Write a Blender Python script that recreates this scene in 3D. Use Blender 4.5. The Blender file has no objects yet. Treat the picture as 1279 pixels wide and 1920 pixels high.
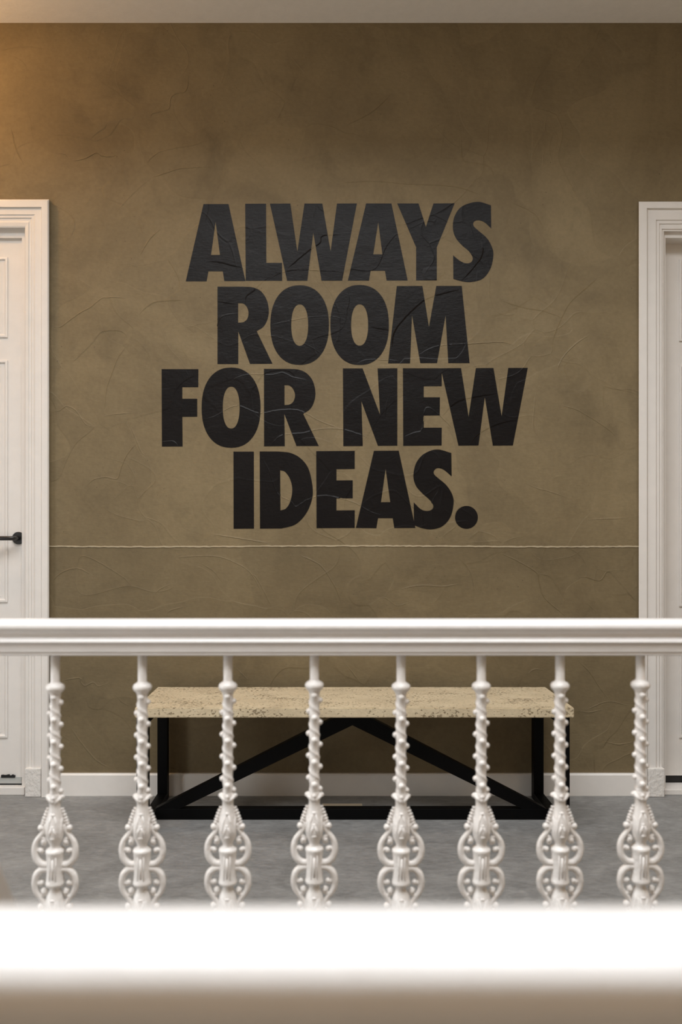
import bpy, bmesh, math, random
from mathutils import Vector, Matrix
random.seed(7)
S = bpy.context.scene
COL = S.collection
F = 1493.33            # focal length in pixels (28 mm on a 36 mm tall frame of 1920 px)
VX, VY = 618.0, 995.0  # vanishing point of the depth direction
HC = 1.10              # eye height above the landing
DW = F/450.0           # distance of the plaster wall

# ------------------------------------------------------------------ camera, light, exposure
cam = bpy.data.cameras.new('camera'); co = bpy.data.objects.new('camera', cam); COL.objects.link(co)
co.location = (0, 0, HC); co.rotation_euler = (math.pi/2, 0, 0)
cam.sensor_fit = 'VERTICAL'; cam.sensor_height = 36; cam.sensor_width = 24; cam.lens = 28
cam.shift_x = (639.5-VX)/1920; cam.shift_y = -(960-VY)/1920
cam.dof.use_dof = True; cam.dof.focus_distance = DW-0.15; cam.dof.aperture_fstop = 2.8
cam.clip_start = 0.02
S.camera = co
S.view_settings.view_transform = 'Standard'; S.view_settings.look = 'None'
S.view_settings.gamma = 1; S.view_settings.use_curve_mapping = False
S.view_settings.exposure = 0.0
w = bpy.data.worlds.new('world'); S.world = w; w.use_nodes = True
w.node_tree.nodes['Background'].inputs[0].default_value = (0.8, 0.88, 1.0, 1)
w.node_tree.nodes['Background'].inputs[1].default_value = 0.05
def light(name, kind, loc, energy, color, rot=(0,0,0), size=None, radius=None):
    l = bpy.data.lights.new(name, kind); o = bpy.data.objects.new(name, l); COL.objects.link(o)
    o.location = loc; o.rotation_euler = rot; l.energy = energy; l.color = color
    if size: l.shape = 'RECTANGLE'; l.size, l.size_y = size
    if radius: l.shadow_soft_size = radius
    return o
# glazed roof light over the stairwell
light('skylight', 'AREA', (-0.1, 0.60, 4.25), 214, (0.97, 0.985, 1.0), (0, 0, 0), (3.4, 2.2))
# added weak fill behind the viewer, brightening faces turned to the camera
light('near_fill', 'AREA', (0.2, -1.8, 1.0), 6.2, (1.0, 0.93, 0.86), (math.pi/2, 0, 0), (3.2, 1.4))
# tall stair window at the left end of the stairwell
light('stair_window', 'AREA', (-2.85, 0.85, 0.95), 54, (0.93, 0.97, 1.0), (math.pi/2, 0, -math.pi/2-0.22), (1.3, 1.8))
# warm ceiling spots of the corridor, left of the view
light('warm_lamp_left', 'POINT', (-1.80, DW-0.55, 3.0), 18, (1.0, 0.58, 0.25), radius=0.06)
light('warm_lamp_landing', 'POINT', (2.6, 0.95, 1.1), 8, (1.0, 0.66, 0.38), radius=0.08)

# ------------------------------------------------------------------ materials
def nt(name):
    m = bpy.data.materials.new(name); m.use_nodes = True
    n = m.node_tree.nodes; l = m.node_tree.links
    return m, n, l, n['Principled BSDF']
def N(n, t, **k):
    x = n.new(t)
    for a, b in k.items():
        if a in x.inputs: x.inputs[a].default_value = b
        else: setattr(x, a, b)
    return x
def noise(n, l, vec, scale, detail=4, rough=0.5, dist=0.0):
    x = n.new('ShaderNodeTexNoise'); x.inputs['Scale'].default_value = scale
    x.inputs['Detail'].default_value = detail; x.inputs['Roughness'].default_value = rough
    x.inputs['Distortion'].default_value = dist
    l.new(vec, x.inputs['Vector']); return x
def ramp(n, l, fac, stops):
    r = n.new('ShaderNodeValToRGB'); e = r.color_ramp.elements
    while len(e) < len(stops): e.new(0.5)
    for i, (p, c) in enumerate(stops):
        e[i].position = p; e[i].color = (c[0], c[1], c[2], 1) if hasattr(c, '__len__') else (c, c, c, 1)
    l.new(fac, r.inputs[0]); return r
def mapped(n, l, scale=(1,1,1)):
    g = n.new('ShaderNodeNewGeometry'); mp = n.new('ShaderNodeMapping')
    mp.inputs['Scale'].default_value = scale
    l.new(g.outputs['Position'], mp.inputs['Vector']); return mp.outputs['Vector']
def mathn(n, l, op, a, b=None, c=None):
    x = n.new('ShaderNodeMath'); x.operation = op
    for i, v in enumerate((a, b, c)):
        if v is None: continue
        if isinstance(v, (int, float)): x.inputs[i].default_value = v
        else: l.new(v, x.inputs[i])
    return x.outputs[0]
def mixc(n, l, fac, a, b, mode='MIX'):
    x = n.new('ShaderNodeMix'); x.data_type = 'RGBA'; x.blend_type = mode
    for i, v in ((0, fac), (6, a), (7, b)):
        if isinstance(v, (int, float)): x.inputs[i].default_value = v
        elif isinstance(v, tuple): x.inputs[i].default_value = (*v, 1)
        else: l.new(v, x.inputs[i])
    return x.outputs[2]

def relief(n, l):
    """trowel relief height shared by the plaster and by the vinyl stuck on it"""
    v = mapped(n, l)
    vg = mapped(n, l, (55, 55, 150))
    grain = noise(n, l, vg, 1.0, 3, 0.6)
    wv = noise(n, l, v, 1.7, 2, 0.5)
    add = n.new('ShaderNodeVectorMath'); add.operation = 'MULTIPLY_ADD'
    l.new(wv.outputs['Color'], add.inputs[0]); add.inputs[1].default_value = (1.1, 1.1, 1.1); l.new(v, add.inputs[2])
    vor = n.new('ShaderNodeTexVoronoi'); vor.feature = 'DISTANCE_TO_EDGE'; vor.inputs['Scale'].default_value = 2.3
    l.new(add.outputs[0], vor.inputs['Vector'])
    edge = ramp(n, l, vor.outputs['Distance'], [(0.0, 1.0), (0.012, 0.25), (0.05, 0.0)])
    mask = noise(n, l, v, 2.3, 2)
    mk = ramp(n, l, mask.outputs[0], [(0.45, 0.0), (0.6, 1.0)])
    e2 = mathn(n, l, 'MULTIPLY', edge.outputs[0], mk.outputs[0])
    # broad overlapping trowel sheets: each voronoi cell sits at its own level
    vc = n.new('ShaderNodeTexVoronoi'); vc.feature = 'SMOOTH_F1'; vc.inputs['Scale'].default_value = 3.1
    vc.inputs['Smoothness'].default_value = 0.04
    l.new(add.outputs[0], vc.inputs['Vector'])
    sep = n.new('ShaderNodeSeparateColor'); l.new(vc.outputs['Color'], sep.inputs[0])
    low = noise(n, l, v, 6, 4, 0.55)
    h = mathn(n, l, 'MULTIPLY', grain.outputs[0], 0.26)
    h = mathn(n, l, 'MULTIPLY_ADD', e2, 0.30, h)
    h = mathn(n, l, 'MULTIPLY_ADD', sep.outputs[0], 0.45, h)
    h = mathn(n, l, 'MULTIPLY_ADD', low.outputs[0], 1.6, h)
    return h, v, sep

def plaster_mat():
    m, n, l, p = nt('trowelled_plaster')
    h, v, sep = relief(n, l)
    vd = mapped(n, l, (1.0, 1.0, 1.0))
    n1 = noise(n, l, vd, 1.6, 6, 0.62, 1.2)
    n2 = noise(n, l, vd, 4.3, 5, 0.6, 0.6)
    n3 = noise(n, l, vd, 60, 3, 0.6)
    c1 = ramp(n, l, n1.outputs[0], [(0.30, (0.160, 0.120, 0.064)), (0.50, (0.197, 0.149, 0.080)), (0.68, (0.222, 0.170, 0.093))])
    smudge = ramp(n, l, n2.outputs[0], [(0.32, 0.84), (0.44, 0.97), (0.6, 1.02)])
    sheet = mathn(n, l, 'MULTIPLY_ADD', sep.outputs[1], 0.12, 0.94)
    c = mixc(n, l, 1.0, c1.outputs[0], smudge.outputs[0], 'MULTIPLY')
    fine = mathn(n, l, 'MULTIPLY_ADD', n3.outputs[0], 0.30, 0.85)
    f = mathn(n, l, 'MULTIPLY', sheet, fine)
    cmb = n.new('ShaderNodeCombineColor')
    for i in range(3): l.new(f, cmb.inputs[i])
    c = mixc(n, l, 1.0, c, cmb.outputs[0], 'MULTIPLY')
    # pinholes
    vp = n.new('ShaderNodeTexVoronoi'); vp.inputs['Scale'].default_value = 38; l.new(v, vp.inputs['Vector'])
    hole = ramp(n, l, vp.outputs['Distance'], [(0.05, 1.0), (0.085, 0.0)])
    clus = noise(n, l, v, 3.0, 3, 0.7)
    cl = ramp(n, l, clus.outputs[0], [(0.54, 0.0), (0.62, 0.9)])
    hm = mathn(n, l, 'MULTIPLY', hole.outputs[0], cl.outputs[0])
    c = mixc(n, l, hm, c, (0.05, 0.036, 0.02))
    # the skirt below the joint is a darker coat
    g2 = n.new('ShaderNodeSeparateXYZ'); l.new(v, g2.inputs[0])
    lowp = mathn(n, l, 'LESS_THAN', g2.outputs[2], HC-(1024.6-VY)/450)
    c = mixc(n, l, mathn(n, l, 'MULTIPLY', lowp, 0.20), c, (0.05, 0.036, 0.018))
    l.new(c, p.inputs['Base Color'])
    p.inputs['Roughness'].default_value = 0.62
    p.inputs['Specular IOR Level'].default_value = 0.3
    b = n.new('ShaderNodeBump'); b.inputs['Strength'].default_value = 1.0; b.inputs['Distance'].default_value = 0.0035
    l.new(h, b.inputs['Height']); l.new(b.outputs[0], p.inputs['Normal'])
    return m
def vinyl_mat():
    m, n, l, p = nt('black_vinyl')
    h, v, sep = relief(n, l)
    n1 = noise(n, l, v, 5, 4, 0.6)
    c = ramp(n, l, n1.outputs[0], [(0.35, (0.0030, 0.0020, 0.0021)), (0.7, (0.0055, 0.0040, 0.0040))])
    l.new(c.outputs[0], p.inputs['Base Color'])
    p.inputs['Roughness'].default_value = 0.42; p.inputs['Specular IOR Level'].default_value = 0.22
    b = n.new('ShaderNodeBump'); b.inputs['Strength'].default_value = 0.9; b.inputs['Distance'].default_value = 0.0028
    l.new(h, b.inputs['Height']); l.new(b.outputs[0], p.inputs['Normal'])
    return m
def paint_mat(name, col, rough=0.4, bump=0.0006, scale=18, coat=0.0):
    m, n, l, p = nt(name)
    v = mapped(n, l); a = noise(n, l, v, scale, 4, 0.6)
    c = ramp(n, l, a.outputs[0], [(0.3, tuple(x*0.965 for x in col)), (0.7, tuple(min(1, x*1.015) for x in col))])
    l.new(c.outputs[0], p.inputs['Base Color']); p.inputs['Roughness'].default_value = rough
    p.inputs['Coat Weight'].default_value = coat
    b = n.new('ShaderNodeBump'); b.inputs['Distance'].default_value = bump
    l.new(a.outputs[0], b.inputs['Height']); l.new(b.outputs[0], p.inputs['Normal'])
    return m
def stone_mat():
    m, n, l, p = nt('travertine')
    v = mapped(n, l, (1, 1.6, 2.2)); vs = mapped(n, l, (2.2, 5, 6))
    a = noise(n, l, v, 7, 6, 0.65)
    c = ramp(n, l, a.outputs[0], [(0.3, (0.50, 0.405, 0.265)), (0.5, (0.58, 0.475, 0.315)), (0.7, (0.63, 0.525, 0.355))])
    fine = noise(n, l, mapped(n, l, (90, 150, 190)), 1.0, 3, 0.7)
    f = ramp(n, l, fine.outputs[0], [(0.3, 0.88), (0.6, 1.03)])
    c0 = mixc(n, l, 1.0, c.outputs[0], f.outputs[0], 'MULTIPLY')
    pit = noise(n, l, mapped(n, l, (95, 110, 120)), 1.0, 3, 0.6)
    clus = noise(n, l, vs, 2.2, 3, 0.6)
    t = mathn(n, l, 'MULTIPLY_ADD', clus.outputs[0], 0.55, mathn(n, l, 'MULTIPLY', pit.outputs[0], 1.0))
    pm = ramp(n, l, t, [(0.965, 0.0), (1.0, 1.0)])
    pm.color_ramp.elements[0].position = 0.87; pm.color_ramp.elements[1].position = 0.93
    c1 = mixc(n, l, pm.outputs[0], c0, (0.27, 0.205, 0.12))
    l.new(c1, p.inputs['Base Color']); p.inputs['Roughness'].default_value = 0.7
    hh = mathn(n, l, 'SUBTRACT', mathn(n, l, 'MULTIPLY', fine.outputs[0], 0.3), pm.outputs[0])
    b = n.new('ShaderNodeBump'); b.inputs['Distance'].default_value = 0.0018
    l.new(hh, b.inputs['Height']); l.new(b.outputs[0], p.inputs['Normal'])
    return m
def floor_mat():
    m, n, l, p = nt('grey_marbled_linoleum')
    v = mapped(n, l, (1.0, 1.5, 1.0))
    a = noise(n, l, v, 4.5, 7, 0.68, 0.8); b2 = noise(n, l, mapped(n, l, (24, 60, 30)), 1.0, 4, 0.7, 0.6)
    t = mathn(n, l, 'MULTIPLY_ADD', b2.outputs[0], 0.45, mathn(n, l, 'MULTIPLY', a.outputs[0], 0.55))
    c = ramp(n, l, t, [(0.34, (0.150, 0.147, 0.142)), (0.5, (0.225, 0.222, 0.215)), (0.66, (0.31, 0.305, 0.295))])
    l.new(c.outputs[0], p.inputs['Base Color']); p.inputs['Roughness'].default_value = 0.46
    p.inputs['Specular IOR Level'].default_value = 0.4
    b = n.new('ShaderNodeBump'); b.inputs['Distance'].default_value = 0.0006
    l.new(b2.outputs[0], b.inputs['Height']); l.new(b.outputs[0], p.inputs['Normal'])
    return m
def plain(name, col, rough, metal=0.0):
    m = paint_mat(name, col, rough, 0.0003, 60); m.node_tree.nodes['Principled BSDF'].inputs['Metallic'].default_value = metal
    return m
M_PL = plaster_mat(); M_VI = vinyl_mat()
M_RAIL = paint_mat('rail_gloss_white', (0.80, 0.775, 0.755), 0.30, 0.0012, 22, 0.3)
M_IRON = paint_mat('cast_iron_white', (0.86, 0.825, 0.79), 0.34, 0.0014, 90, 0.15)
M_WOOD = paint_mat('woodwork_white', (0.77, 0.735, 0.695), 0.42, 0.0008, 14)
M_ROUGH = paint_mat('plinth_rough_white', (0.74, 0.71, 0.67), 0.55, 0.006, 60)
M_CEIL = paint_mat('ceiling_white', (0.86, 0.82, 0.75), 0.8, 0.0008, 30)
M_TAN = paint_mat('side_wall_plaster', (0.24, 0.185, 0.11), 0.8, 0.002, 6)
M_OAK = paint_mat('warm_carpet', (0.34, 0.24, 0.15), 0.8, 0.002, 30)
M_SHAFT = paint_mat('stairwell_grey', (0.34, 0.32, 0.30), 0.8, 0.0008, 30)
M_JOINT = paint_mat('joint_lime', (0.42, 0.35, 0.235), 0.7, 0.002, 120)
M_BLACK = plain('black_steel', (0.0012, 0.0012, 0.0014), 0.5)
M_BLACK.node_tree.nodes['Principled BSDF'].inputs['Specular IOR Level'].default_value = 0.12
M_HANDLE = plain('black_handle', (0.015, 0.014, 0.014), 0.3)
M_ALU = plain('aluminium', (0.50, 0.51, 0.49), 0.45, 0.35)
M_GAP = plain('gap_shade_dark', (0.012, 0.011, 0.010), 0.8)  # near-black that puts the shade of the door gaps into colour
M_BRUSH = plain('black_brush', (0.01, 0.01, 0.01), 0.9)
M_STONE = stone_mat(); M_FLOOR = floor_mat()
M_BRASS = plain('outlet_metal', (0.62, 0.52, 0.38), 0.45, 0.1)

# ------------------------------------------------------------------ helpers
def W(px, py, D=DW):
    return Vector(((px-VX)*D/F, D, HC-(py-VY)*D/F))
def link(name, bm, mat, parent=None, smooth=False, loc=None):
    me = bpy.data.meshes.new(name)
    bmesh.ops.recalc_face_normals(bm, faces=bm.faces[:])
    bm.to_mesh(me); bm.free()
    me.materials.append(mat)
    if smooth: me.polygons.foreach_set('use_smooth', [True]*len(me.polygons))
    o = bpy.data.objects.new(name, me); COL.objects.link(o)
    if parent: o.parent = parent
    if loc: o.location = loc
    return o
def empty(name, loc=(0,0,0)):
    o = bpy.data.objects.new(name, None); COL.objects.link(o); o.location = loc; o.empty_display_size = 0.1; return o
def tag(o, label, cat, group=None):
    o['label'] = label; o['category'] = cat
    if group: o['group'] = group
    return o
def struct(o): o['kind'] = 'structure'; return o
def box(bm, x0, x1, y0, y1, z0, z1, bev=0):
    r = bmesh.ops.create_cube(bm, size=1)
    for v in r['verts']:
        v.co = Vector((x0+(x1-x0)*(v.co.x+.5), y0+(y1-y0)*(v.co.y+.5), z0+(z1-z0)*(v.co.z+.5)))
    if bev:
        es = set(e for v in r['verts'] for e in v.link_edges)
        bmesh.ops.bevel(bm, geom=list(es), offset=bev, segments=2, affect='EDGES', profile=0.5)
def bx(name, x0, x1, y0, y1, z0, z1, mat, parent=None, bev=0, origin=None):
    bm = bmesh.new(); o = Vector(origin) if origin else Vector((0,0,0))
    box(bm, x0-o.x, x1-o.x, y0-o.y, y1-o.y, z0-o.z, z1-o.z, bev)
    return link(name, bm, mat, parent)
def sphere(bm, c, r, sc=(1,1,1), seg=12, ring=8, rot=None):
    m = Matrix.Translation(Vector(c))
    if rot: m = m @ Matrix.Rotation(rot, 4, 'Y')
    m = m @ Matrix.Diagonal((r*sc[0], r*sc[1], r*sc[2], 1))
    bmesh.ops.create_uvsphere(bm, u_segments=seg, v_segments=ring, radius=1, matrix=m)
def lathe(bm, prof, seg=28, c=(0,0)):
    rings = []
    for r, z in prof:
        rings.append([bm.verts.new((c[0]+r*math.cos(2*math.pi*k/seg), c[1]+r*math.sin(2*math.pi*k/seg), z)) for k in range(seg)])
    for a, b in zip(rings, rings[1:]):
        for k in range(seg):
            bm.faces.new((a[k], a[(k+1)%seg], b[(k+1)%seg], b[k]))
    bm.faces.new(rings[0]); bm.faces.new(rings[-1])
def cr(pts, n=6, closed=False):
    P = [Vector(p) for p in pts]; out = []
    m = len(P); rng = range(m if closed else m-1)
    for i in rng:
        p0 = P[(i-1)%m] if closed or i > 0 else P[0]*2-P[1]
        p1 = P[i]; p2 = P[(i+1)%m]
        p3 = P[(i+2)%m] if closed or i+2 < m else P[-1]*2-P[-2]
        for k in range(n):
            t = k/n
            out.append(0.5*((2*p1)+(p2-p0)*t+(2*p0-5*p1+4*p2-p3)*t*t+(3*p1-p0-3*p2+p3)*t*t*t))
    if not closed: out.append(P[-1].copy())
    return out
def tube(bm, pts, rad, seg=10, flat=1.0):
    P = [Vector(p) for p in pts]; n = len(P)
    if isinstance(rad, (int, float)): rad = [rad]*n
    rings = []
    side = Vector((0, 1, 0))
    for i, p in enumerate(P):
        t = (P[min(i+1, n-1)]-P[max(i-1, 0)]).normalized()
        a = side-t*side.dot(t)
        if a.length < 1e-3: a = Vector((1, 0, 0))-t*t.x
        a.normalize(); b = t.cross(a)
        rings.append([bm.verts.new(p+(a*math.cos(2*math.pi*k/seg)*flat+b*math.sin(2*math.pi*k/seg))*rad[i]) for k in range(seg)])
    for a, b in zip(rings, rings[1:]):
        for k in range(seg): bm.faces.new((a[k], a[(k+1)%seg], b[(k+1)%seg], b[k]))
    bm.faces.new(rings[0]); bm.faces.new(rings[-1])

# ------------------------------------------------------------------ structure
XL, XR = -2.9, 3.0         # side walls
ZC = W(0, 43)[2]           # landing ceiling height
YB = -1.9                  # wall behind the camera
EDGE = 1.50                # edge of the far landing
NEAR = 0.44                # edge of the near landing
# door openings, in metres on the wall plane
LO_R = W(49, 0)[0]; LO_L = LO_R-0.97; L_TOP = W(0, 425)[2]
RO_L = W(1244, 0)[0]; RO_R = RO_L+0.97; R_TOP = W(0, 431)[2]
LJ = LO_R+0.004; RJ = RO_L-0.004
bm = bmesh.new()
T = 0.22
box(bm, XL, LO_L, DW, DW+T, 0, ZC+0.03)
box(bm, LO_L, LO_R, DW, DW+T, L_TOP, ZC+0.03)
box(bm, LO_R, RO_L, DW, DW+T, 0, ZC+0.03)
box(bm, RO_L, RO_R, DW, DW+T, R_TOP, ZC+0.03)
box(bm, RO_R, XR, DW, DW+T, 0, ZC+0.03)
wall = struct(link('wall_back', bm, M_PL))
# horizontal plaster joint, a thin irregular lime bead
bm = bmesh.new()
x0, x1 = W(92, 0)[0], W(1199, 0)[0]; n = 180; rows = []
for i in range(n+1):
    x = x0+(x1-x0)*i/n
    zc = W(0, 1024.6+0.9*math.sin(i*0.05)+0.5*random.uniform(-1, 1))[2]; hh = 0.0036+0.0008*random.uniform(-1, 1)
    rows.append([bm.verts.new((x, DW+0.001, zc-hh)), bm.verts.new((x, DW-0.0028, zc-hh*0.5)), bm.verts.new((x, DW-0.0028, zc+hh*0.5)), bm.verts.new((x, DW+0.001, zc+hh))])
for a, b in zip(rows, rows[1:]):
    for k in range(3): bm.faces.new((a[k], a[k+1], b[k+1], b[k]))
link('plaster_joint', bm, M_JOINT, wall)

bx_ = lambda name, a, mat, parent=None: struct(bx(name, *a, mat, parent))
bx_('floor', (XL, XR, EDGE, DW+T, -0.25, 0), M_FLOOR)
o = bx_('floor_near_landing', (XL, XR, YB, NEAR, -0.25, 0), M_OAK)
bx_('floor_lower_storey', (XL, XR, YB, DW+T, -3.3, -3.2), M_FLOOR)
bx_('ceiling', (XL, XR, 2.10, DW+T, ZC, ZC+0.12), M_CEIL)
bx_('ceiling_near_landing', (XL, XR, YB, -0.55, ZC, ZC+0.12), M_CEIL)
bx_('wall_left', (XL-0.15, XL, YB, DW+T, -3.3, 4.4), M_TAN)
bx_('wall_right', (XR, XR+0.15, YB, DW+T, -3.3, 4.4), M_TAN)
bx_('wall_front', (XL, XR, YB-0.15, YB, -3.3, ZC), M_TAN)
bx_('wall_shaft_far', (XL, XR, 2.10, 2.22, ZC+0.12, 4.4), M_SHAFT)
bx_('wall_shaft_near', (XL, XR, -0.67, -0.55, ZC+0.12, 4.4), M_SHAFT)
bx_('trim_1', (XL, XR, EDGE-0.02, EDGE, -0.28, 0.0), M_WOOD)
bx_('trim_2', (XL, XR, NEAR, NEAR+0.02, -0.28, 0.0), M_WOOD)
# baseboard between the two door casings
bm = bmesh.new()
xa, xb = W(90, 0)[0], W(1200, 0)[0]
zt = W(0, 1449)[2]
prof = [(DW, 0), (DW-0.016, 0), (DW-0.016, zt-0.006), (DW-0.011, zt-0.001), (DW, zt)]
va = [bm.verts.new((xa, y, z)) for y, z in prof]; vb = [bm.verts.new((xb, y, z)) for y, z in prof]
for k in range(5): bm.faces.new((va[k], va[(k+1) % 5], vb[(k+1) % 5], vb[k]))
bm.faces.new(va); bm.faces.new(vb[::-1])
struct(link('baseboard_back', bm, M_WOOD))

# ------------------------------------------------------------------ doors
def mitred(bm, prof_side, prof_head, x_other, zbot, sgn):
    """casing: list of (X, y) for the visible jamb and (Z) for the head; mirrored to the far jamb at x_other"""
    A = [bm.verts.new((x, y, zbot)) for x, y in prof_side]
    B = [bm.verts.new((x, y, z)) for (x, y), z in zip(prof_side, prof_head)]
    x_in = prof_side[-1][0]
    C = [bm.verts.new((x_other-(x-x_in), y, z)) for (x, y), z in zip(prof_side, prof_head)]
    E = [bm.verts.new((x_other-(x-x_in), y, zbot)) for x, y in prof_side]
    for P, Q in ((A, B), (B, C), (C, E)):
        for k in range(len(P)-1): bm.faces.new((P[k], P[k+1], Q[k+1], Q[k]))
    bm.faces.new(A); bm.faces.new(E)
def panel_ring(bm, x0, x1, z0, z1, y, prof):
    """rectangular moulding: prof = (inset, proud); closed with a field"""
    rings = []
    for ins, pr in prof:
        rings.append([bm.verts.new(v) for v in ((x0+ins, y-pr, z0+ins), (x1-ins, y-pr, z0+ins), (x1-ins, y-pr, z1-ins), (x0+ins, y-pr, z1-ins))])
    for a, b in zip(rings, rings[1:]):
        for k in range(4): bm.faces.new((a[k], a[(k+1) % 4], b[(k+1) % 4], b[k]))
    bm.faces.new(rings[-1])
MOULD = [(0, 0), (0, 0.0055), (0.004, 0.0065), (0.009, 0.0065), (0.012, 0.001), (0.020, -0.004), (0.022, 0.0005), (0.026, 0.001), (0.030, -0.006)]

def door(idx, side_px, head_px, prot, open_in, open_out, top_z, leaf_d, frame_px, frame_top_px, panels_px, sgn):
    """sgn=+1: the casing's visible jamb is on the right of the door (left door)"""
    d = struct(empty('door_%d' % idx, ((open_in+open_out)/2, DW, 0)))
    O = d.location
    def add(name, bm, mat, parent=d, smooth=False):
        for v in bm.verts: v.co -= O if parent is d else O
        ob = link(name, bm, mat, parent, smooth); return ob
    ps = []; ph = []
    for px, py, pr in zip(side_px, head_px, prot):
        ps.append((W(px, 0, DW-pr)[0], DW-pr)); ph.append(W(0, py, DW-pr)[2])
    plz = W(0, 1441, DW-0.03)[2]
    bm = bmesh.new(); mitred(bm, ps, ph, open_out, 0.0, sgn)
    add('casing', bm, M_WOOD)
    # plinth blocks at the foot of the inner mouldings
    for far in (0, 1):
        xa, xb = W(side_px[4]-sgn*1, 0, DW-0.03)[0], W(side_px[-1]-sgn*0.5, 0, DW-0.03)[0]
        if far: xi = ps[-1][0]; xa, xb = open_out-(xa-xi), open_out-(xb-xi)
        xa, xb = min(xa, xb), max(xa, xb)
        bm = bmesh.new(); box(bm, xa, xb, DW-0.031, DW+0.01, 0.0, plz, 0.003)
        add('plinth_block', bm, M_ROUGH)
    # inner frame (jambs and head) behind the casing
    fd = DW+0.012
    xi = W(frame_px, 0, fd)[0]; zi = W(0, frame_top_px, fd)[2]
    bm = bmesh.new()
    jo = ps[-1][0]
    def fbox(x0, x1, z0, z1): box(bm, min(x0, x1), max(x0, x1), fd, DW+T-0.01, z0, z1)
    fbox(xi, jo+sgn*0.012, 0, top_z+0.02)
    x_far = open_out-(xi-jo)
    fbox(x_far, open_out-sgn*0.012, 0, top_z+0.02)
    fbox(xi, x_far, zi, top_z+0.02)
    add('door_frame', bm, M_WOOD)
    # leaf
    L = DW+leaf_d
    zb = W(0, 1457 if idx == 1 else 1454, L)[2]
    bm = bmesh.new()
    xl, xr = min(xi, x_far)-0.004, max(xi, x_far)+0.004
    box(bm, xl, xr, L, L+0.04, zb, zi+0.004)
    leaf = add('door_leaf', bm, M_WOOD)
    # panel mouldings: two columns
    edge = W(panels_px[0], 0, L)[0]
    stile = abs(xi-edge); mid = 0.055; cx = (xl+xr)/2
    for (pt, pb) in panels_px[1]:
        z1, z0 = W(0, pt, L)[2], W(0, pb, L)[2]
        for (a, b) in ((xl+stile, cx-mid), (cx+mid, xr-stile)):
            bm = bmesh.new(); panel_ring(bm, a, b, z0, z1, L, MOULD)
            for v in bm.verts: v.co -= O
            link('door_panel', bm, M_WOOD, leaf)
    return d, add, L, xl, xr, xi, zi, zb

# casing profile: proud outer band, then a flat and small steps down to the opening
sideL = [92, 92, 89, 78, 77, 66, 63, 60, 58, 55, 53, 48, 47, 47]
protL = [0, 0.024, 0.030, 0.030, 0.022, 0.022, 0.018, 0.018, 0.013, 0.013, 0.017, 0.015, 0.012, -0.012]
headL = [374, 374, 376, 388, 389, 402, 404, 408, 410, 415, 417, 424, 427, 427]
d1, add, L, xl, xr, xi, zi, zb = door(1, sideL, headL, protL, W(47,0)[0], W(47,0)[0]-0.95, L_TOP, 0.026, 41, 446,
                        (13, [(483, 633), (676, 1129), (1182, 1383)]), +1)
# bottom seal strip, brush, painted gap shade and sill of the left door
bm = bmesh.new(); box(bm, xl+0.005, W(40.5, 0, L-0.004)[0], L-0.004, L+0.04, W(0, 1469, L-0.004)[2], W(0, 1457, L-0.004)[2]); add('kick_strip', bm, M_ALU)
bm = bmesh.new()
x = W(2, 0, L-0.006)[0]; xe = W(27, 0, L-0.006)[0]
while x < xe:
    ww = random.uniform(0.003, 0.007); box(bm, x, x+ww, L-0.007, L-0.001, W(0, 1457.5, L)[2], W(0, random.uniform(1451.5, 1455), L)[2]); x += ww
add('draught_brush', bm, M_BRUSH)
bm = bmesh.new(); box(bm, xl-0.003, xr+0.003, L+0.002, L+0.03, W(0, 1474, L)[2], W(0, 1468, L)[2]); add('gap_shade', bm, M_GAP)  # dark box standing in for the shade in the gap under the leaf
bm = bmesh.new(); box(bm, d1.location.x-0.475, W(46.5, 0, DW)[0], DW-0.006, L+0.06, 0, W(0, 1472, L-0.0)[2], 0.002)
add('door_sill', bm, M_WOOD)
# lever handle
hd = bpy.data.objects.new('door_handle', None)
hx = W(34, 1009, L-0.008)
bm = bmesh.new()
def cyl_y(bm, cx, cz, r, y0, y1, seg=32, bev=0.0):
    pr = [(r-bev, y0), (r, y0+bev), (r, y1)] if bev else [(r, y0), (r, y1)]
    rings = [[bm.verts.new((cx+rr*math.cos(2*math.pi*k/seg), y, cz+rr*math.sin(2*math.pi*k/seg))) for k in range(seg)] for rr, y in pr]
    for a, b in zip(rings, rings[1:]):
        for k in range(seg): bm.faces.new((a[k], a[(k+1) % seg], b[(k+1) % seg], b[k]))
    bm.faces.new(rings[0]); bm.faces.new(rings[-1])
cyl_y(bm, hx.x, hx.z, 0.0262, L-0.009, L, bev=0.002)
for v in bm.verts: v.co -= d1.location
rose = link('door_handle', bm, M_HANDLE, d1)
yl = L-0.055
lv = W(30, 1009.5, yl)
bm = bmesh.new()
path = cr([(hx.x, L-0.008, hx.z), (hx.x, L-0.035, hx.z), (hx.x-0.004, L-0.050, hx.z), (hx.x-0.020, yl, hx.z), (hx.x-0.06, yl, hx.z), (hx.x-0.135, yl, hx.z)], 5)
tube(bm, path, 0.0092, 16)
for v in bm.verts: v.co -= d1.location
link('lever', bm, M_HANDLE, rose, True)

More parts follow.
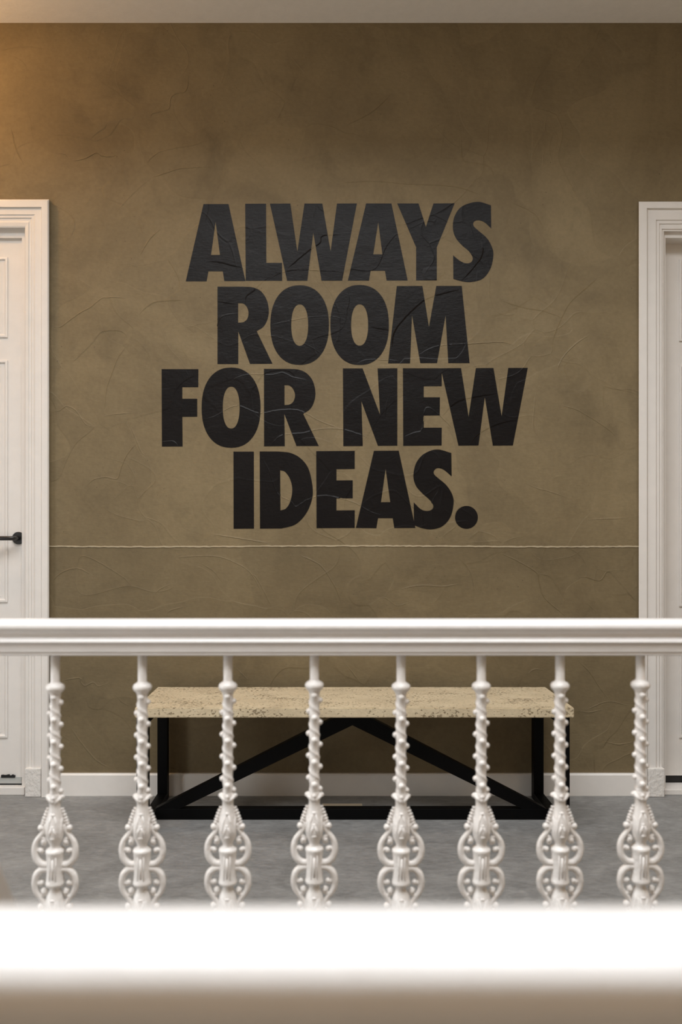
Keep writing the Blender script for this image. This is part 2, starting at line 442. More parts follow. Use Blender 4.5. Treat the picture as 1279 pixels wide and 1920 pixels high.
sideR = [1198, 1198, 1200, 1213, 1215, 1230, 1231, 1236, 1237, 1241, 1242, 1244, 1245, 1246]
headR = [378, 378, 380, 390, 392, 412, 414, 419, 421, 429, 430, 433, 434, 434]
protR = [0, 0.026, 0.030, 0.030, 0.021, 0.021, 0.016, 0.016, 0.011, 0.011, 0.006, 0.006, 0.004, -0.012]
d2, add, L, xl, xr, xi, zi, zb = door(2, sideR, headR, protR, W(1246,0)[0], W(1246,0)[0]+0.95, R_TOP, 0.085, 1248, 446,
                        (1275, [(487, 640), (685, 1137), (1187, 1383)]), -1)
bm = bmesh.new(); box(bm, xl-0.0, xr, L+0.004, L+0.03, W(0, 1474, L)[2], W(0, 1452, L)[2]); add('gap_shade', bm, M_GAP)  # same dark strip painted as gap shade below the right leaf
bm = bmesh.new(); box(bm, W(1245.8, 0, DW)[0], d2.location.x+0.475, DW-0.004, L+0.06, 0, W(0, 1468, L)[2], 0.002); add('door_sill', bm, M_WOOD)
bm = bmesh.new(); cyl_y(bm, xr-0.06, 1.07, 0.0262, L-0.009, L, bev=0.002)
for v in bm.verts: v.co -= d2.location
rose = link('door_handle', bm, M_HANDLE, d2)
bm = bmesh.new(); tube(bm, cr([(xr-0.06, L-0.008, 1.07), (xr-0.06, L-0.035, 1.07), (xr-0.065, L-0.05, 1.07), (xr-0.08, L-0.055, 1.07), (xr-0.19, L-0.055, 1.07)], 5), 0.0092, 16)
for v in bm.verts: v.co -= d2.location
link('lever', bm, M_HANDLE, rose, True)

# ------------------------------------------------------------------ lettering (traced glyph outlines, in pixels of the wall plane)
c1 = lambda u, v: (330+u/3.876, 360+v/3.876)
c2 = lambda u, v: (640+u/3.997, 360+v/3.997)
c3 = lambda u, v: (290+u/3.654, 670+v/3.654)
c4 = lambda u, v: (630+u/3.457, 670+v/3.457)
def straight(pts): return list(pts)
def path(f, items):
    """items: corner points (u,v) or ('s', [points]) = smooth run starting at the previous corner and ending at the next"""
    out = []
    i = 0
    while i < len(items):
        it = items[i]
        if it[0] == 's':
            run = [out[-1]]+[f(*p) for p in it[1]]
            out += [tuple(v)[:2] for v in cr([(x, y, 0) for x, y in run], 7)[1:]]
        else: out.append(f(*it))
        i += 1
    return out
def oval(f, x0, x1, y0, y1, e=2.25, n=56):
    cx, cy, a, b = (x0+x1)/2, (y0+y1)/2, (x1-x0)/2, (y1-y0)/2; out = []
    for k in range(n):
        t = 2*math.pi*k/n; c, s = math.cos(t), math.sin(t)
        out.append(f(cx+a*math.copysign(abs(c)**(2/e), c), cy+b*math.copysign(abs(s)**(2/e), s)))
    return out
idp = lambda u, v: (u, v)
G = []
G.append(('A', [path(c1, [(200,88),(382,88),(505,648),(352,648),(340,577),(236,577),(223,650),(71,650)]), path(c1, [(288,218),(320,458),(255,458)])]))
G.append(('L', [path(c1, [(503,86),(655,85),(657,515),(771,515),(772,646),(507,646)])]))
G.append(('W', [[(506.2,381.9),(544.4,381.7),(557.6,472.2),(571,381.7),(604.5,381.7),(620,471.5),(631.9,381.7),(669.3,381.5),(641.6,526.4),(603,526.4),(587.5,436.1),(576.4,526.4),(538.5,526.7)]]))
G.append(('A', [path(c2, [(186,86),(376,86),(498,664),(340,664),(327,591),(220,591),(208,665),(49,665)]), path(c2, [(277,225),(308,467),(240,467)])]))
G.append(('Y', [path(c2, [(419,86),(579,86),(634,262),(691,86),(850,85),(716,415),(716,663),(561,663),(561,415)])]))
G.append(('S', [path(c2, [(1122,100), ('s', [(1020,74),(905,108),(850,180),(836,262),(853,335),(900,395),(955,443),(984,490),(975,524),(940,535),(892,518),(838,474)]), (840,652), ('s', [(905,670),(975,675),(1060,650),(1118,575),(1140,475),(1128,410),(1090,345),(1030,292),(994,258),(990,232),(1008,215),(1040,214),(1080,232),(1124,274)])])]))
G.append(('R', [path(c1, [(302,688),(490,688), ('s', [(560,694),(618,722),(660,785),(675,862),(664,930),(635,980),(587,1012)]), (702,1249),(538,1250),(453,1014),(453,1251),(302,1251)]), path(c1, [(452,808), ('s', [(490,812),(516,838),(527,878),(519,920),(492,945),(452,950)])])]))
G.append(('O', [oval(idp, 507, 616.9, 534.9, 684.3), oval(idp, 546.2, 577.9, 570.8, 648.4)]))
G.append(('O', [oval(idp, 619.5, 729.3, 534.4, 684.5), oval(idp, 658.5, 690.3, 570.7, 648.2)]))
G.append(('M', [path(c2, [(416,705),(608,704),(657,1012),(712,704),(903,704),(962,1283),(802,1283),(782,925),(718,1283),(592,1283),(530,922),(516,1285),(351,1285)])]))
G.append(('F', [path(c3, [(48,81),(300,81),(299,205),(190,205),(190,284),(292,284),(292,407),(190,408),(192,611),(50,612)])]))
G.append(('O', [oval(c3, 322, 726, 70, 620), oval(c3, 467, 582, 201, 488)]))
G.append(('R', [path(c3, [(749,79),(925,79), ('s', [(990,85),(1045,112),(1085,165),(1102,245),(1090,312),(1062,358),(1018,387)]), (1125,608),(972,608),(889,388),(892,609),(750,610)]), path(c3, [(890,191), ('s', [(925,195),(950,220),(962,258),(952,300),(925,323),(890,327)])])]))
G.append(('N', [path(c4, [(45,72),(173,72),(286,373),(270,72),(398,71),(398,573),(272,574),(165,285),(174,575),(48,576)])]))
G.append(('E', [path(c4, [(434,71),(686,71),(686,187),(569,188),(569,259),(674,259),(673,377),(569,378),(569,456),(686,456),(685,572),(436,574)])]))
G.append(('W', [path(c4, [(680,71),(811,70),(860,385),(907,70),(1021,69),(1074,381),(1117,69),(1244,68),(1147,572),(1017,573),(965,258),(924,572),(794,573),(686,100)])]))
G.append(('I', [path(c3, [(540,646),(680,646),(681,1174),(541,1175)])]))
G.append(('D', [path(c3, [(720,645),(850,645), ('s', [(930,655),(1000,692),(1055,765),(1083,895),(1075,985),(1035,1075),(965,1145),(870,1173)]), (722,1174)]), path(c3, [(860,774), ('s', [(895,786),(928,835),(943,905),(930,985),(900,1035),(862,1049)])])]))
G.append(('E', [[(593,846),(665.3,845.3),(665.3,879.4),(631,879.8),(631,900.7),(661.5,900.5),(661.5,934.4),(631,934.6),(631,957),(665.3,956.7),(665.3,990),(593.6,990.5)]]))
G.append(('A', [path(c4, [(246,606),(407,605),(515,1106),(378,1107),(368,1043),(273,1043),(262,1108),(129,1106)]), path(c4, [(322,724),(352,938),(292,939)])]))
G.append(('S', [path(c4, [(748,620), ('s', [(655,597),(572,625),(520,685),(502,765),(517,830),(560,882),(605,922),(631,960),(622,986),(590,996),(550,984),(504,940)]), (506,1088), ('s', [(560,1108),(620,1115),(690,1095),(742,1035),(763,945),(752,885),(715,828),(665,785),(636,757),(638,732),(662,718),(700,730),(750,772)])])]))
G.append(('full stop', [oval(c4, 772, 920, 963, 1112, 2.0)]))
LT = 0.0006
sign = tag(empty('wall_lettering', (W(645, 686).x, DW, W(645, 990).z)),
           'large black vinyl lettering reading ALWAYS ROOM FOR NEW IDEAS. on the olive plaster wall', 'lettering')
dg = bpy.context.evaluated_depsgraph_get()
POLY = []
for gi, (ch, rings) in enumerate(G):
    cu = bpy.data.curves.new('tmp', 'CURVE'); cu.dimensions = '2D'; cu.fill_mode = 'BOTH'
    th = LT+0.0001*(gi % 3)
    cu.extrude = th/2
    for r in rings:
        sp = cu.splines.new('POLY'); sp.points.add(len(r)-1); sp.use_cyclic_u = True
        for p, (px, py) in zip(sp.points, r):
            q = W(px, py); p.co = (q.x, q.z, 0, 1)
    tmp = bpy.data.objects.new('tmp', cu)
    me = bpy.data.meshes.new_from_object(tmp)
    for v in me.vertices:
        x, z, e = v.co
        v.co = Vector((x, DW-th/2-e, z))-sign.location
    me.name = 'letter'; me.materials.clear(); me.materials.append(M_VI)
    ob = bpy.data.objects.new('letter', me); COL.objects.link(ob); ob.parent = sign
    ob['label'] = 'black vinyl round full stop' if ch == 'full stop' else 'black vinyl capital letter '+ch
    bpy.data.objects.remove(tmp); bpy.data.curves.remove(cu)
    POLY.append(rings)
def inside(x, y):
    for rings in POLY:
        c = False
        for r in rings:
            j = len(r)-1
            for i in range(len(r)):
                if (r[i][1] > y) != (r[j][1] > y) and x < (r[j][0]-r[i][0])*(y-r[i][1])/(r[j][1]-r[i][1])+r[i][0]: c = not c
                j = i
        if c: return True
    return False

# trowel ridges of the plaster, drawn where the wall has them; where they run under the letters the vinyl shows the crease
RID = [
 [(100,253),(127,253),(148,258),(160,258),(175,264),(187,261),(205,253),(215,240),(223,228),(232,222),(245,224),(253,215)],
 [(115,209),(135,217),(155,220),(170,221)], [(170,260),(180,250),(195,240),(200,232)],
 [(135,302),(150,300),(165,295),(180,287),(192,293),(210,294),(219,290)], [(105,287),(122,290),(128,298)],
 [(282,222),(285,214),(300,210),(317,204),(320,185),(330,176),(347,172),(352,160),(353,140)],
 [(277,310),(280,300),(300,285),(335,277),(360,273),(385,265)], [(285,333),(310,325),(335,317),(360,315),(395,313)],
 [(215,400),(240,372),(265,348),(285,333)], [(250,239),(265,244),(280,245)],
 [(98,613),(112,614),(125,605),(150,587),(170,576),(190,560),(200,558),(225,558),(238,560)],
 [(135,680),(155,660),(175,640),(190,622),(215,619),(232,623),(240,635)], [(238,648),(222,670),(210,700),(200,730),(196,770)],
 [(98,690),(115,690)], [(100,770),(112,770),(125,762),(142,770),(160,795),(175,800)], [(195,780),(215,777),(250,774)],
 [(245,800),(255,825),(265,848),(272,853)], [(258,830),(240,850),(228,875),(220,898),(200,895),(175,900),(160,915)],
 [(260,590),(275,575),(295,565),(345,562)], [(305,624),(318,622)],
 [(943,565),(985,577),(1020,583),(1050,594)], [(1047,700),(1048,685),(1060,665),(1080,645),(1105,628)],
 [(1035,650),(1040,625),(1060,580),(1075,560),(1110,530),(1120,520)], [(1050,760),(1080,768),(1110,785),(1140,805),(1155,818)],
 [(985,905),(1005,915),(1030,922),(1060,932)], [(1105,974),(1140,973),(1175,972)],
 [(940,1038),(970,1052),(1005,1073),(1010,1090),(1020,1120),(1060,1155)], [(1005,1075),(1030,1080),(1045,1100),(1060,1125)],
 [(1085,1083),(1100,1082),(1125,1088),(1140,1071),(1160,1090),(1195,1130)], [(1005,735),(1000,800),(1010,818)],
 [(98,1092),(110,1078),(130,1068),(150,1067),(175,1080)], [(145,1066),(150,1044),(170,1046),(205,1065),(235,1085),(250,1105)],
 [(330,1045),(400,1043),(440,1055),(470,1075),(490,1110)], [(375,1055),(400,1070),(420,1095)], [(400,1002),(450,1010),(505,1019)],
 [(460,1085),(475,1078),(490,1100),(510,1140)], [(285,1120),(300,1105),(320,1095)], [(310,1155),(320,1145),(350,1137)],
 [(650,235),(690,215),(710,200),(735,175)], [(865,255),(866,297),(880,305),(915,312),(928,335)], [(1020,280),(1018,310)],
 [(1025,220),(1022,245),(1035,255)], [(640,343),(700,340),(760,345),(850,350),(900,365)], [(800,247),(833,229)], [(1010,365),(1000,385)],
 [(387,491),(410,491),(430,496),(455,502)], [(500,527),(520,515),(545,508),(575,507),(640,510)],
 [(540,503),(560,485),(585,465),(600,455),(605,442),(640,440)], [(408,612),(412,600),(420,592),(445,588)], [(408,565),(440,570)],
 [(460,570),(462,555),(475,545),(490,530),(505,520)], [(507,609),(540,603),(575,596),(620,594),(650,600)],
 [(735,650),(738,625),(755,600),(780,575),(800,560),(830,550),(860,543)], [(786,665),(805,655),(830,648),(880,645),(940,642),(965,648)],
 [(665,684),(690,675),(745,676)], [(690,612),(735,620)], [(865,527),(885,505),(903,480),(905,455),(900,440)], [(904,480),(925,473)],
 [(304,828),(325,828),(335,838)], [(387,785),(405,780),(430,765),(450,762),(485,775),(520,770),(560,770),(600,790),(640,805)],
 [(430,718),(445,708),(470,702),(510,703),(530,699),(550,708),(575,712)],
 [(508,835),(520,822),(535,815),(570,812),(600,805),(640,805),(690,820)],
 [(492,858),(505,885),(515,915),(525,930),(545,940),(555,950),(575,938),(600,930),(625,932),(665,943),(695,960),(715,965)],
 [(730,740),(725,760),(722,785)], [(755,820),(775,812),(790,808),(795,790),(797,770),(805,765),(825,780),(850,805)],
 [(830,780),(845,762),(865,750),(900,742),(930,738)], [(880,835),(895,815),(920,800),(950,790),(975,788)], [(727,862),(745,852)],
 [(815,900),(822,920),(812,940),(810,985)],
 [(115,1277),(130,1274),(150,1272),(152,1280),(160,1286),(175,1280),(185,1287),(205,1280)], [(215,1300),(228,1315),(245,1325)],
 [(130,1360),(150,1390),(180,1425),(205,1440)], [(1087,1333),(1105,1336),(1130,1330)], [(1100,1330),(1140,1315),(1180,1323)],
 [(1133,1390),(1160,1396),(1190,1391)], [(1085,1240),(1105,1260),(1125,1290),(1140,1310)], [(990,1265),(1000,1256),(1020,1256)],
 [(645,1242),(660,1260),(675,1280)], [(440,1250),(455,1265),(465,1275)], [(750,1105),(790,1098),(830,1100),(860,1095)],
 [(700,1130),(720,1120),(745,1135),(770,1128)], [(560,1040),(600,1060),(625,1095),(640,1130)], [(860,1045),(880,1070),(890,1110)],
 [(95,380),(130,400),(140,420),(130,450)], [(300,430),(280,450),(262,480)], [(960,380),(1000,400),(1020,430)], [(0,95),(40,88),(80,92)],
 [(230,60),(232,80)], [(545,105),(575,140)], [(20,240),(30,280),(45,310)], [(505,225),(530,220),(560,218),(605,217)],
 [(520,275),(545,280),(565,280)], [(530,310),(560,300),(600,290),(625,280)], [(1100,1130),(1120,1150)], [(1010,1395),(1018,1400)],
]
def ridges(name, want, mat, parent, base, hmax):
    bm = bmesh.new(); rr = random.Random(5)
    for pts in RID:
        sm = cr([(x, y, 0) for x, y in pts], 5)
        dense = []
        for a, b in zip(sm, sm[1:]):
            k = max(1, int((b-a).length/2.5))
            for i in range(k): dense.append(a+(b-a)*i/k)
        dense.append(sm[-1]); n = len(dense)
        hs = hmax*rr.uniform(0.6, 1.0); flip = rr.choice((1, 1, -1))
        prev = None
        for i, p in enumerate(dense):
            t = (dense[min(i+1, n-1)]-dense[max(i-1, 0)]); nn = Vector((t.y, -t.x, 0))
            if nn.length < 1e-6: continue
            nn.normalize()
            if nn.y > 0: nn = -nn     # upper side first
            j = rr.uniform(-0.3, 0.3); p2 = p+nn*j
            tp = min(1, i/6, (n-1-i)/6); hgt = 1.25*hs*(0.25+0.75*tp)*rr.uniform(0.75, 1.1)
            wid = 0.0052*(0.4+0.6*tp)/DW*F
            ok = inside(p.x, p.y) == want and not (1020 < p.y < 1029)
            if not ok: prev = None; continue
            o = W(p2.x, p2.y); nw = Vector((nn.x, 0, -nn.y))
            a = o+nw*0.0058*(0.4+0.6*tp)*(1 if flip > 0 else 0.3); c = o-nw*0.0058*(0.4+0.6*tp)*(0.3 if flip > 0 else 1)
            row = [bm.verts.new((a.x, DW-base+0.0002, a.z)), bm.verts.new((o.x, DW-base-hgt, o.z)), bm.verts.new((c.x, DW-base+0.0002, c.z))]
            if prev:
                for k in range(2): bm.faces.new((prev[k], prev[k+1], row[k+1], row[k]))
            prev = row
    for v in bm.verts: v.co -= parent.location
    bmesh.ops.recalc_face_normals(bm, faces=bm.faces[:])
    for f in bm.faces: 
        if f.normal.y > 0: f.normal_flip()
    me = bpy.data.meshes.new(name); bm.to_mesh(me); bm.free(); me.materials.append(mat)
    ob = bpy.data.objects.new(name, me); COL.objects.link(ob); ob.parent = parent; ob['kind'] = 'stuff'
    return ob
ridges('trowel_ridges', False, M_PL, wall, 0.0, 0.0016)
ridges('vinyl_creases', True, M_VI, sign, LT, 0.0016)

# ------------------------------------------------------------------ bench
BX0, BX1 = -0.702, 0.873; FB = 2.893; BB = 3.245; TB = 0.04; ST = 0.423; SH = 0.4596
bench = tag(empty('bench', ((BX0+BX1)/2, (FB+BB+TB)/2, 0)), 'long bench with pitted cream stone seat on black steel frame against plaster wall', 'bench')
O = bench.location
def bpart(name, a, mat, bev=0.0015, label=None):
    ob = bx(name, *a, mat, bench, bev, O)
    if label: ob['label'] = label
    return ob
# stone slab with softly chipped edges
bm = bmesh.new()
nx, ny, nz = 90, 14, 3
sx0, sx1, sy0, sy1 = -0.7050, 0.8850, 2.880, 3.263
box(bm, sx0, sx1, sy0, sy1, ST, SH)
bmesh.ops.bevel(bm, geom=[e for e in bm.edges], offset=0.003, segments=2, affect='EDGES')
# slab is cut along its length so the arrises can wander
for i in range(1, 80):
    g = bm.verts[:]+bm.edges[:]+bm.faces[:]
    bmesh.ops.bisect_plane(bm, geom=g, plane_co=(sx0+(sx1-sx0)*i/80, 0, 0), plane_no=(1, 0, 0))
rr = random.Random(3)
for v in bm.verts:
    v.co += Vector((0, rr.uniform(-1, 1)*0.0006, rr.uniform(-1, 1)*0.0005 if v.co.z > 0.44 else 0)); v.co -= O
slab = link('seat_slab', bm, M_STONE, bench); slab['label'] = 'cream pitted stone slab seat'
for x in (BX0, BX1-TB):
    for y in (FB, BB):
        bpart('leg', (x, x+TB, y, y+TB, 0, ST), M_BLACK)
    bpart('side_rail', (x, x+TB, FB+TB, BB, 0.0, 0.029), M_BLACK)
    bpart('side_rail', (x, x+TB, FB+TB, BB, ST-0.029, ST), M_BLACK)
SY = 3.03
bpart('stretcher', (BX0+TB, BX1-TB, SY, SY+0.036, 0.0, 0.041), M_BLACK)
# the two slanting braces meeting under the seat
ax = (661-VX)*SY/F
def brace(x0, z0, x1, z1):
    bm = bmesh.new()
    d = Vector((x1-x0, 0, z1-z0)); L = d.length; d.normalize(); up = Vector((-d.z, 0, d.x))
    if up.z < 0: up = -up
    h = 0.040
    lo0 = Vector((x0, 0, z0)); 
    # lower edge from (x0,z0) to (x1,z1); upper edge trimmed by the seat and by the stretcher
    slope = (z1-z0)/(x1-x0); off = h/math.cos(math.atan(slope))
    pts = [(x0, z0), (x1, z1), (x1, min(z1+off, ST)), (x1-(z1+off-ST)/slope if z1+off > ST else x1, ST), (x0-(off-0.0)/slope*1.0+0.0, z0)]
    lo = [bm.verts.new((x, SY+0.0005, z)) for x, z in pts]; hi = [bm.verts.new((x, SY+0.0355, z)) for x, z in pts]
    n = len(pts)
    for k in range(n): bm.faces.new((lo[k], lo[(k+1) % n], hi[(k+1) % n], hi[k]))
    bm.faces.new(lo); bm.faces.new(hi)
    bmesh.ops.remove_doubles(bm, verts=bm.verts, dist=1e-5)
    for v in bm.verts: v.co -= O
    link('brace', bm, M_BLACK, bench)
za = HC-(1360-VY)*SY/F; zb_ = 0.041
xl_ = (336-VX)*SY/F; xr_ = (980-VX)*SY/F
brace(xl_, zb_, ax, za); brace(xr_, zb_, ax, za)

# flat metal floor outlet lid behind the stretcher
bm = bmesh.new()
q0, q1 = (604-VX)*3.15/F, (680-VX)*3.15/F
box(bm, q0, q1, 3.10, 3.20, 0.0, 0.004, 0.001)
ol = link('floor_outlet', bm, M_BRASS); tag(ol, 'small flat beige metal floor outlet lid on grey floor beneath the bench', 'floor outlet')
bm = bmesh.new(); box(bm, q0+0.008, q1-0.008, 3.108, 3.168, 0.004, 0.0052); link('lid', bm, M_BLACK, ol)

# ------------------------------------------------------------------ balustrade
SB = 916.0; YBAL = F/SB
def q(dx, y, dy=0.0): return Vector((dx/SB, dy/SB, HC-(y-VY)/SB))
def zz(y): return HC-(y-VY)/SB
R_ = lambda px: px/SB
ZBOT = 0.0
MIR = 1620.5
def prof_core():
    up = [(8.5,1226),(8.5,1273),(10,1276),(13.4,1277.6),(16.2,1280),(17.6,1283),(17.7,1286),(16.4,1289.5),(13.6,1292.3),(11.6,1294.5),(10.4,1297.5),(9.6,1300.5),(7.6,1303),
          (7.2,1478),(10,1482),(11,1486),(11.5,1492),(10.6,1500),(10.4,1507),(11.3,1514),(12.6,1522),(14.6,1532),(16.2,1542),(17.0,1551),(16.9,1559),(15.3,1567),(12.2,1573.5),(10,1578),(9.6,1582),
          (12,1584.5),(16.3,1587),(17.6,1589.5),(17.4,1592.5),(16.5,1595),(15.9,1603),(15.3,1612),(15.1,MIR)]
    dn = [(r, 2*MIR-y) for r, y in up[::-1][1:]]
    dn = [(r, min(y, 2015)) for r, y in dn]
    return [(R_(r), zz(y)) for r, y in up+dn]
def core_mesh():
    bm = bmesh.new(); lathe(bm, prof_core(), 28)
    # relief on the front and back of the bulbs and of the drum
    for s in (-1, 1):
        for m in (0, 1):
            Y = (lambda y: 2*MIR-y) if m else (lambda y: y)
            sphere(bm, q(0, Y(1563), s*14.8), R_(4.6), (1.15, 0.55, 0.55))
            sphere(bm, q(0, Y(1541.5), s*15.3), R_(3.8), (1, 0.6, 0.62))
            sphere(bm, q(0, Y(1520), s*11.6), R_(4.2), (1.1, 0.6, 0.6))
            for k in (-1, 1):
                tube(bm, [q(k*1.2, Y(1543), s*16.2), q(k*4.2, Y(1551), s*16.4), q(k*6.2, Y(1562), s*14.8)], [R_(1.6), R_(1.9), R_(1.2)], 6)
                tube(bm, [q(k*2, Y(1521), s*12.0), q(k*6.2, Y(1533), s*13.0), q(k*9.0, Y(1550), s*14.0), q(k*9.0, Y(1563), s*12.8)], [R_(1.4), R_(1.8), R_(1.8), R_(1.0)], 6)
                tube(bm, [q(k*12.6, Y(1524), 0), q(k*13.6, Y(1537), s*7), q(k*13.6, Y(1555), s*9.5), q(k*10, Y(1568), s*8.5)], [R_(1.2), R_(2.0), R_(1.8), R_(1.0)], 6)
        # drum panel frame
        for k in (-1, 1):
            tube(bm, [q(k*5.6, 1598, s*14.6), q(k*5.4, MIR, s*14.3), q(k*5.6, 2*MIR-1598, s*14.6)], R_(1.1), 6)
            tube(bm, [q(-5.6, MIR+k*23, s*14.4), q(5.6, MIR+k*23, s*14.4)], R_(1.1), 6)
            sphere(bm, q(0, MIR+k*27.5, s*15.0), R_(2.8), (1.5, 0.6, 0.7))
        tube(bm, [q(0, 1602, s*14.6), q(0, MIR, s*14.0), q(0, 2*MIR-1602, s*14.6)], R_(2.4), 8)
    me = bpy.data.meshes.new('baluster')
    bmesh.ops.recalc_face_normals(bm, faces=bm.faces[:])
    bm.to_mesh(me); bm.free(); me.materials.append(M_IRON)
    me.polygons.foreach_set('use_smooth', [True]*len(me.polygons)); return me
def twist_mesh():
    bm = bmesh.new(); pitch = 41.5; y0, y1 = 1299.0, 1482.0; nr = 150; seg = 28; rings = []
    for i in range(nr+1):
        y = y0+(y1-y0)*i/nr; row = []
        e = min(1, (y-y0)/7, (y1-y)/5); e = max(0.0, e)
        for k in range(seg):
            th = 2*math.pi*k/seg            # th=0 faces +x ; the viewer is at -y (th = -90 deg)
            a = th+math.pi/2                # 0 at the front, positive to the right
            ph = (y-1368-pitch*a/(2*math.pi))/pitch; ph -= round(ph)
            ridge = math.exp(-(ph*pitch/3.6)**2)
            ph2 = (y-1385-pitch*a/(2*math.pi))/pitch; ph2 -= round(ph2)
            band = math.exp(-(ph2*pitch/9.0)**2)
            r = 10.0+e*(1.9*ridge+1.5*band-1.0)
            row.append(bm.verts.new((R_(r)*math.cos(th), R_(r)*math.sin(th), zz(y))))
        rings.append(row)
    for a, b in zip(rings, rings[1:]):
        for k in range(seg): bm.faces.new((a[k], a[(k+1) % seg], b[(k+1) % seg], b[k]))
    bm.faces.new(rings[0]); bm.faces.new(rings[-1])
    y = 1301.0-41.5*0
    k = 0
    yy = 1302.0-pitch*0.5
    while yy < 1480:
        a = 2*math.pi*((yy-1385)/pitch)
        # quantised to four berries a turn
        if yy > 1300:
            th = a-math.pi/2
            sphere(bm, (R_(9.9)*math.cos(th), R_(9.9)*math.sin(th), zz(yy)), R_(5.9), (1, 1, 0.92), 12, 8)
        yy += pitch/4
    # crown of small lobes closing the twist
    for s in (-1, 1):
        sphere(bm, q(s*12.0, 1488.5), R_(6.4), (1.0, 0.85, 0.72), 14, 10, rot=s*0.35)
        sphere(bm, q(0, 1489, s*11), R_(4.6), (0.8, 0.7, 0.8))
        sphere(bm, q(0, 1495, s*11), R_(3.4), (0.9, 0.7, 1.1))
        for k2 in (-1, 1):
            tube(bm, [q(k2*12, 1489, s*3.5), q(k2*7.5, 1494, s*8.2), q(k2*2.5, 1499.5, s*10.6)], [R_(4.2), R_(3.0), R_(1.8)], 8)
    me = bpy.data.meshes.new('twisted_stem')
    bmesh.ops.recalc_face_normals(bm, faces=bm.faces[:])
    bm.to_mesh(me); bm.free(); me.materials.append(M_IRON)
    me.polygons.foreach_set('use_smooth', [True]*len(me.polygons)); return me
def scroll_mesh():
    """upper right C-scroll with its two curls, its bead edge and ball; the others are turned copies"""
    bm = bmesh.new()
    cl = cr([q(17,1541), q(20,1552), q(26.5,1561.5), q(34,1571.5), q(37.8,1582), q(38.2,1593), q(35,1605), q(27.5,1613.5), q(19.5,1616.5), q(11,1616)], 5)
    n = len(cl); rad = [R_(4.0+2.8*min(1, i/n*1.5)) for i in range(n)]
    rad[-1] = R_(4.5)
    tube(bm, cl, rad, 12, 0.95)
    up = cr([q(31,1566), q(27,1566), q(21.5,1567.5), q(18.2,1572.5), q(20.5,1577.5), q(23.5,1574.5)], 4)
    tube(bm, up, [R_(3.2+1.4*i/len(up)) for i in range(len(up))], 10)
    sphere(bm, q(20.6, 1573.5), R_(5.9), (1, 0.95, 1))
    lo = cr([q(37,1599), q(34.5,1593), q(30.5,1589), q(26.5,1589), q(25,1592)], 4)
    tube(bm, lo, [R_(3.6+0.9*i/len(lo)) for i in range(len(lo))], 10)
    sphere(bm, q(25.8, 1590.5), R_(5.5), (1, 0.95, 1))
    sphere(bm, q(26.3, 1547.5), R_(6.3))
    tube(bm, [q(17.5, 1551), q(22, 1550), q(26, 1548)], R_(3), 8)
    for dx, y, r in ((13.6,1512,2.8),(15.6,1517.5,3.3),(17.7,1523.2,3.5),(19.6,1529,3.7),(21.2,1534.3,3.8),(22.5,1539.5,3.8)):
        sphere(bm, q(dx, y), R_(r), (1.25, 1.1, 0.85), 10, 8, rot=-0.5)
    tube(bm, [q(9,1508), q(11.5,1520), q(14,1532), q(17,1543)], [R_(2), R_(2.8), R_(3.2), R_(2.8)], 8)
    tube(bm, [q(8.5,1510), q(11.5,1522), q(15,1534), q(18,1546)], [R_(3), R_(3.8), R_(4.2), R_(3)], 8, 0.6)
    me = bpy.data.meshes.new('scroll')
    bmesh.ops.recalc_face_normals(bm, faces=bm.faces[:])
    bm.to_mesh(me); bm.free(); me.materials.append(M_IRON)
    me.polygons.foreach_set('use_smooth', [True]*len(me.polygons)); return me
ME_C, ME_T, ME_S = core_mesh(), twist_mesh(), scroll_mesh()
ZM = zz(MIR)
def baluster(parent, x, y, dz, rz=0.0, first=[None]):
    if first[0] is None:
        b = bpy.data.objects.new('baluster', ME_C); COL.objects.link(b); first[0] = b
        for k in (0, 1):
            t = bpy.data.objects.new('twisted_stem', ME_T); COL.objects.link(t); t.parent = b
            if k: t.rotation_euler = (math.pi, 0, 0); t.location = (0, 0, 2*ZM)
        for rot, loc in (((0,0,0),(0,0,0)), ((0,0,math.pi),(0,0,0)), ((math.pi,0,0),(0,0,2*ZM)), ((0,math.pi,0),(0,0,2*ZM))):
            s = bpy.data.objects.new('scroll', ME_S); COL.objects.link(s); s.parent = b
            s.rotation_euler = rot; s.location = loc
    else:
        src = first[0]; b = src.copy(); COL.objects.link(b)
        for c in src.children:
            d = c.copy(); COL.objects.link(d); d.parent = b
    b.parent = parent; b.location = Vector((x, y, dz))-parent.location; b.rotation_euler = (0, 0, rz)
    return b
# moulded handrail section: (offset towards the stairwell, height)
HP = [(-0.030, 0.896), (-0.0315, 0.904), (-0.029, 0.911), (-0.022, 0.9165), (-0.010, 0.9195), (0.004, 0.920), (0.016, 0.9185), (0.025, 0.9150), (0.0305, 0.9095), (0.0315, 0.903), (0.0285, 0.8975),
      (0.0235, 0.894), (0.0205, 0.890), (0.0205, 0.8865), (0.0225, 0.8835), (0.0265, 0.8815), (0.0295, 0.8785), (0.0303, 0.8755), (0.0290, 0.8730), (0.0270, 0.8715), (0.0262, 0.8690), (0.0262, 0.8560), (0.0235, 0.8540), (0.0235, 0.8520), (0.0245, 0.8500), (0.0225, 0.8475),
      (-0.0225, 0.8475), (-0.0245, 0.8500), (-0.0235, 0.8520), (-0.0235, 0.8540), (-0.0262, 0.8560), (-0.0262, 0.8690), (-0.0270, 0.8715), (-0.0290, 0.8730), (-0.0303, 0.8755), (-0.0295, 0.8785), (-0.0265, 0.8815), (-0.0225, 0.8835), (-0.0205, 0.8865), (-0.0205, 0.890), (-0.0235, 0.894)]
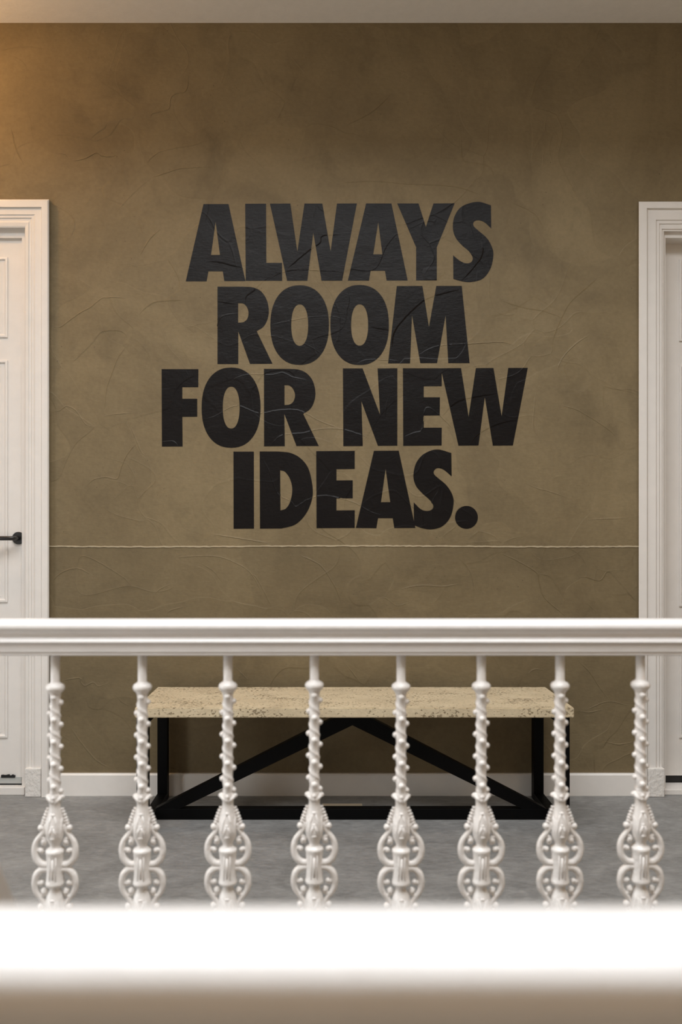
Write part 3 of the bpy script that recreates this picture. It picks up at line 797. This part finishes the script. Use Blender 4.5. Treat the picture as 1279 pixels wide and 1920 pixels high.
def rail_mesh(x0, x1, n=24):
    bm = bmesh.new(); rows = []
    for i in range(n+1):
        x = x0+(x1-x0)*i/n
        rows.append([bm.verts.new((x, -a, z)) for a, z in HP])
    m = len(HP)
    for a, b in zip(rows, rows[1:]):
        for k in range(m): bm.faces.new((a[k], a[(k+1) % m], b[(k+1) % m], b[k]))
    bm.faces.new(rows[0]); bm.faces.new(rows[-1])
    return bm
def shade_by_angle(o, ang=0.7):
    me = o.data; me.polygons.foreach_set('use_smooth', [True]*len(me.polygons))
    me.set_sharp_from_angle(angle=ang)
bal = tag(empty('balustrade', (0, YBAL, 0)), 'white balustrade with ornate twisted cast iron balusters in front of the bench', 'balustrade')
hr = link('handrail', rail_mesh(XL, XR), M_RAIL, bal); shade_by_angle(hr)
cols = [(103.5, 4.5), (267, 3.5), (427.5, 2), (589.5, 0), (752, 3), (902.5, 2), (1050, 1), (1201, -1)]
xs = [(px-VX)/SB for px, _ in cols]
for (px, dy), x in zip(cols, xs): baluster(bal, x, YBAL, -dy/SB)
for x in (xs[0]-0.178, xs[0]-0.356, xs[7]+0.165, xs[7]+0.33): baluster(bal, x, YBAL, -0.003)
bx('bottom_rail', XL, XR, -0.028, 0.028, 0.0, 0.012, M_RAIL, bal)

# near balustrade, the blurred rail right before the camera
YN = 0.368
nb = tag(empty('balustrade', (0, YN-0.0, 0)), 'blurred white handrail in the near foreground, closest to the viewer', 'balustrade')
nr_ = link('handrail', rail_mesh(XL, XR), M_RAIL, nb); shade_by_angle(nr_)
for i in range(9): baluster(nb, -0.9+i*0.22, YN, -0.003)
bx('bottom_rail', XL, XR, -0.028, 0.028, 0.0, 0.012, M_RAIL, nb)

# sloping stair rail going down to the left between the two landings
k = 1.0
X0 = -611*k/F; Z0 = HC-(1660-VY)*k/F
sl = math.tan(math.radians(54.5))
st = tag(empty('stair_handrail', (X0-0.03, k, 0)), 'steep white stair string at bottom left, sloping down into the stairwell', 'stair rail')
bm = bmesh.new()
def zt_(y): return Z0-(y-k)*sl+0.016
ys = [0.815, 0.9, 1.0, 1.1, 1.2, 1.35, 1.5]
rows = []
pts_top = [(NEAR+0.03, 0.905), (0.76, 0.905)]+[(y, zt_(y)) for y in ys]
for y, z in pts_top:
    rows.append([bm.verts.new(v) for v in ((X0+0.003, y, z-0.010), (X0-0.003, y, z-0.002), (X0-0.055, y, z+0.052), (X0-0.075, y, z+0.040), (X0-0.075, y, z-0.5), (X0-0.02, y, z-0.5), (X0-0.02, y, z-0.10))])
for a, b in zip(rows, rows[1:]):
    for i in range(7): bm.faces.new((a[i], a[(i+1) % 7], b[(i+1) % 7], b[i]))
bm.faces.new(rows[0]); bm.faces.new(rows[-1])
for v in bm.verts: v.co -= st.location
link('string_board', bm, M_RAIL, st)
